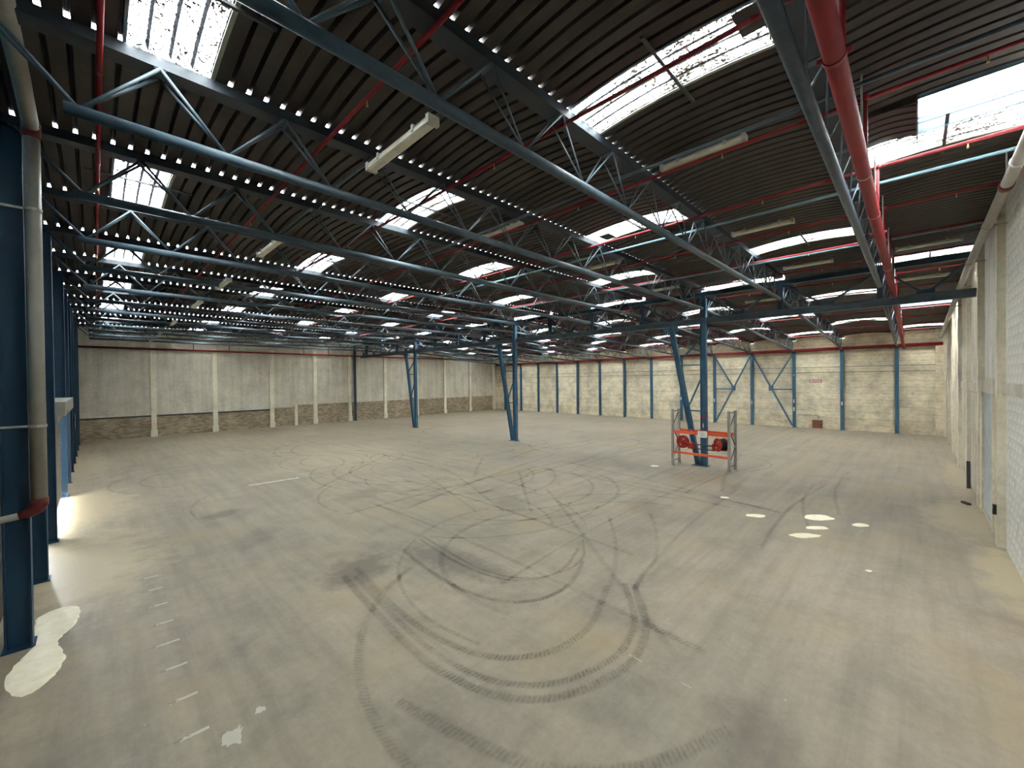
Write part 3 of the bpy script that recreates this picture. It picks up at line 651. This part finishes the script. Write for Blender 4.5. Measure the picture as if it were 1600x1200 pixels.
def reel(y, depth, label):
    t = empty('hose_reel', (18.92, y, 1.1), label=label, cat='hose reel', group='hose reels on the rack')
    t.rotation_euler = (0, 0, radians(-12 if depth < .2 else -38))
    def disc(x, r): return MB().tube([(x - .012, 0, 0), (x - .008, 0, 0), (x + .012, 0, 0)], [r - .015, r, r], 28)
    build('flange', disc(-.14, .29), 'reel_red', t, True); build('flange', disc(-.14 + depth, .29), 'reel_red', t, True)
    m = MB()
    for k in range(int(depth / .035)): 
        xx = -.12 + k * .035; m.tube([(xx, 0, 0), (xx + .017, 0, 0), (xx + .034, 0, 0)], [.24, .262, .24], 24, False)
    build('hose', m, 'hose', t, True)
    build('hub', MB().tube([(-.2, 0, 0), (-.14, 0, 0)], [.05, .07], 14), 'reel_red', t, True)
    for a in range(4): build('hole_cap', MB().tube([(-.156, .15 * cos(a * pi / 2 + .5), .15 * sin(a * pi / 2 + .5)), (-.15, .15 * cos(a * pi / 2 + .5), .15 * sin(a * pi / 2 + .5))], .035, 10), 'white' if a % 2 else 'red_dark', t)
    sgn = -1 if y > 6.8 else 1
    build('valve_box', MB().box(-.1, .12, sgn * .36 - .1, sgn * .36 + .1, -.28, -.02), 'reel_red', t)
    build('arm', MB().bar((-.17, 0, 0), (-.17, sgn * .36, -.12), .03, .05), 'red_dark', t)
reel(7.55, .12, 'red hose reel with a thin dark hose rim on the rack'); reel(5.98, .32, 'red hose reel wound deep with black hose on the rack')
hp = build('supply_pipe', MB().tube([(18.95, 7.2, 1.02), (18.95, 6.35, 1.0)], .025, 8).tube([(18.9, 7.25, .84), (18.9, 6.2, .82)], .025, 8), 'dark_metal', None, True); tag(hp, 'pair of dark supply pipes between the two hose reels', 'pipe')

# ------------------------------------------------------------------ spills, strip and chips on the floor
def smooth(pts, n=4, wob=.02):
    out = []; N = len(pts)
    for i in range(N):
        p0, p1, p2, p3 = [Vector(pts[(i + k) % N]) for k in (-1, 0, 1, 2)]
        for k in range(n):
            t = k / n; q = .5 * ((2 * p1) + (p2 - p0) * t + (2 * p0 - 5 * p1 + 4 * p2 - p3) * t * t + (3 * p1 - p0 - 3 * p2 + p3) * t ** 3)
            out.append((q.x + random.uniform(-wob, wob), q.y + random.uniform(-wob, wob)))
    return out
def spill(pts, label, group=None, wob=.015):
    P = smooth(pts, 4, wob); n = len(P); cx = sum(p[0] for p in P) / n; cyy = sum(p[1] for p in P) / n
    m = MB(); vs = [(p[0], p[1], .001) for p in P] + [(cx + (p[0] - cx) * .9, cyy + (p[1] - cyy) * .9, .009) for p in P]
    m.add(vs, [tuple(range(n, 2 * n))] + [(i, (i + 1) % n, n + (i + 1) % n, n + i) for i in range(n)])
    tag(build('powder_spill', m, 'powder'), label, 'powder spill', group)
spill([(-.24, 10.69), (-.36, 10.9), (-.55, 10.95), (-.73, 10.78), (-.77, 10.29), (-.74, 9.9), (-.72, 9.6), (-.8, 9.35), (-.9, 8.95), (-.84, 8.4), (-.66, 8.18), (-.5, 8.35), (-.4, 8.6), (-.36, 8.94), (-.41, 9.25), (-.46, 9.5), (-.4, 9.75), (-.3, 9.95), (-.24, 10.3)], 'large pale double spill of powder at the foot of the blue column')
def oval(x, y, a, b, rot, k=9):
    return [(x + a * cos(rot) * cos(q) * u - b * sin(rot) * sin(q) * u, y + a * sin(rot) * cos(q) * u + b * cos(rot) * sin(q) * u) for q, u in [(2 * pi * j / k, random.uniform(.8, 1.12)) for j in range(k)]]
D = radians(-45)
for x, y, a, b, lab in ((13.34, 3.3, .27, .17, 'white powder spill standing apart from the cluster, on the side towards the rack'), (14.36, 1.97, .42, .26, 'largest white powder spill of the cluster, farthest from the camera'),
                        (13.33, 1.84, .30, .13, 'narrow white powder spill in the middle of the cluster'), (12.48, 1.97, .38, .17, 'white powder spill of the cluster lying closest to the camera'),
                        (14.36, 1.03, .25, .14, 'white powder spill standing apart from the cluster, on the side towards the block wall'), (14.67, 4.53, .14, .12, 'small round white powder spill between cluster and rack'),
                        (17.9, 8.5, .2, .14, 'small white powder spill on the floor beside the pallet rack'), (11.08, .67, .07, .05, 'tiny white powder spot between the cluster and the block wall')):
    spill(oval(x, y, a, b, D), lab, 'white powder spills', .012)
st = build('white_strip', MB().bar((4.16, 18.5, .012), (5.94, 18.42, .012), .07, .02), 'strip'); tag(st, 'long thin white strip lying on the open floor', 'strip')

# ------------------------------------------------------------------ marks on the floor (dry rubber, oil, old paint)
def ribbon(pts, w, mat, name, z=.0015):
    pts = [Vector((p[0], p[1], 0)) for p in pts]; fine = []
    for i in range(len(pts) - 1):
        p0, p1, p2, p3 = pts[max(i - 1, 0)], pts[i], pts[i + 1], pts[min(i + 2, len(pts) - 1)]
        for k in range(6):
            t = k / 6; fine.append(.5 * ((2 * p1) + (p2 - p0) * t + (2 * p0 - 5 * p1 + 4 * p2 - p3) * t * t + (3 * p1 - p0 - 3 * p2 + p3) * t ** 3))
    fine.append(pts[-1]); me = bpy.data.meshes.new(name); vs = []; fs = []; uvs = []; L = 0
    for i, p in enumerate(fine):
        d = (fine[min(i + 1, len(fine) - 1)] - fine[max(i - 1, 0)]).normalized(); nn = Vector((-d.y, d.x, 0))
        if i: L += (p - fine[i - 1]).length
        for sd in (-.5, .5): vs.append(p + nn * (sd * w) + Vector((0, 0, z))); uvs.append((L, sd + .5))
    for i in range(len(fine) - 1): fs.append((2 * i, 2 * i + 2, 2 * i + 3, 2 * i + 1))
    me.from_pydata(vs, [], fs); uvl = me.uv_layers.new()
    for lp in me.loops: uvl.data[lp.index].uv = uvs[lp.vertex_index]
    me.materials.append(MT[mat]); return inst(name, me, fl)
OUT = [(3.55, 8.4), (3.5, 8.06), (3.33, 6.33), (3.26, 5.24), (3.31, 4.53), (3.46, 3.92), (3.72, 3.49), (4.09, 3.17), (4.64, 2.96), (5.33, 2.86), (6.16, 3.08), (6.8, 3.52), (7.3, 3.9)]
INN = [(3.9, 8.6), (3.7, 7.0), (3.65, 5.87), (3.72, 5.08), (3.93, 4.44), (4.23, 4.08), (4.74, 3.79), (5.53, 3.75), (6.33, 4.02), (6.9, 4.25)]
def shift(P, dx, dy, s=1.0): return [(6 + (x - 6) * s + dx, 6 + (y - 6) * s + dy) for x, y in P]
zc = [.0012]
def tyre(P, w, m='tyre'): zc[0] += .00006; ribbon(P, w, m, 'tyre_mark', zc[0])
tyre(OUT, .17); tyre(shift(OUT, 0, 0, .93), .14); tyre(INN, .16)
tyre([(6.6, 3.3), (7.1, 3.75), (7.7, 3.95), (8.6, 4.1), (10, 4.7), (11.5, 5.6)], .14, 'tyre_faint'); tyre([(6.9, 4.2), (7.8, 4.6), (9, 5.3), (10.5, 6.4)], .13, 'tyre_faint')

tyre(shift(INN, .75, .6, .8), .12); tyre(shift(INN, 1.3, 1.0, .75), .1); tyre(shift(OUT, 1.6, 1.4, .7), .09)
tyre([(2.6, 4.6), (2.85, 3.6), (3.2, 2.7), (3.9, 2.0), (5, 1.5)], .2, 'tyre_faint'); tyre([(2.1, 2.2), (2.6, 1.4), (3.4, .9), (4.6, .6)], .16, 'tyre_faint')
rr = random.Random(3)
for k in range(46):
    cx, cy_ = rr.uniform(3, 24), rr.uniform(3, 26); R_ = rr.uniform(1.2, 4.5); a0 = rr.uniform(0, 2 * pi); da = rr.uniform(.7, 2.6)
    for off in ((0,), (0, .9))[k % 2]:
        P = [(cx + (R_ + off) * cos(a0 + da * j / 9), cy_ + (R_ + off) * sin(a0 + da * j / 9)) for j in range(10)]
        if all(-.5 < p[0] < 36 and -1 < p[1] < 38 for p in P): tyre(P, rr.uniform(.08, .17), 'tyre_faint')
for k in range(26):       # straight run-outs
    x0, y0 = rr.uniform(4, 16), rr.uniform(1, 16); L = rr.uniform(4, 11); a = rr.choice((0, pi / 2, .2, 1.3, .8)) + rr.uniform(-.12, .12)
    P = [(x0 + L * t * cos(a) + .25 * sin(3 * t), y0 + L * t * sin(a) + .2 * sin(4 * t)) for t in (0, .25, .5, .75, 1)]
    tyre(P, rr.uniform(.1, .2), 'tyre_faint')
def stain(pts, mat, name, z=.0011):
    P = smooth(pts, 4, .05); n = len(P); cx = sum(p[0] for p in P) / n; cyy = sum(p[1] for p in P) / n
    me = bpy.data.meshes.new(name); vs = [(cx, cyy, z)] + [(p[0], p[1], z) for p in P]
    me.from_pydata(vs, [], [(0, 1 + i, 1 + (i + 1) % n) for i in range(n)]); uvl = me.uv_layers.new()
    for lp in me.loops: uvl.data[lp.index].uv = (1, 0) if lp.vertex_index == 0 else (0, 0)
    me.materials.append(MT[mat]); return inst(name, me, fl)
for y in (11.3, 10.58, 9.77, 8.98, 8.23, 7.46, 6.64, 5.87): ribbon([(.56, y), (.66, y + .01), (.78, y), (.88, y)], .05, 'tick_paint', 'paint_tick', .0022)
for pts in ([(.92, 5.65), (1.17, 5.66), (1.12, 5.3), (.9, 5.42)], [(1.3, 5.8), (1.42, 5.76), (1.38, 5.66), (1.3, 5.7)], ):
    stain(pts, 'worn_paint', 'worn_paint', .00225)
for P in ([(5.38, 3.24), (5.37, 2.9), (5.36, 2.75)], [(5.36, 2.5), (5.35, 2.3), (5.34, 2.06)], [(6.56, 3.19), (6.62, 2.91)], [(2.2, 2.9), (2.5, 2.8)]): ribbon(P, .012, 'worn_paint', 'scratch', .0024)
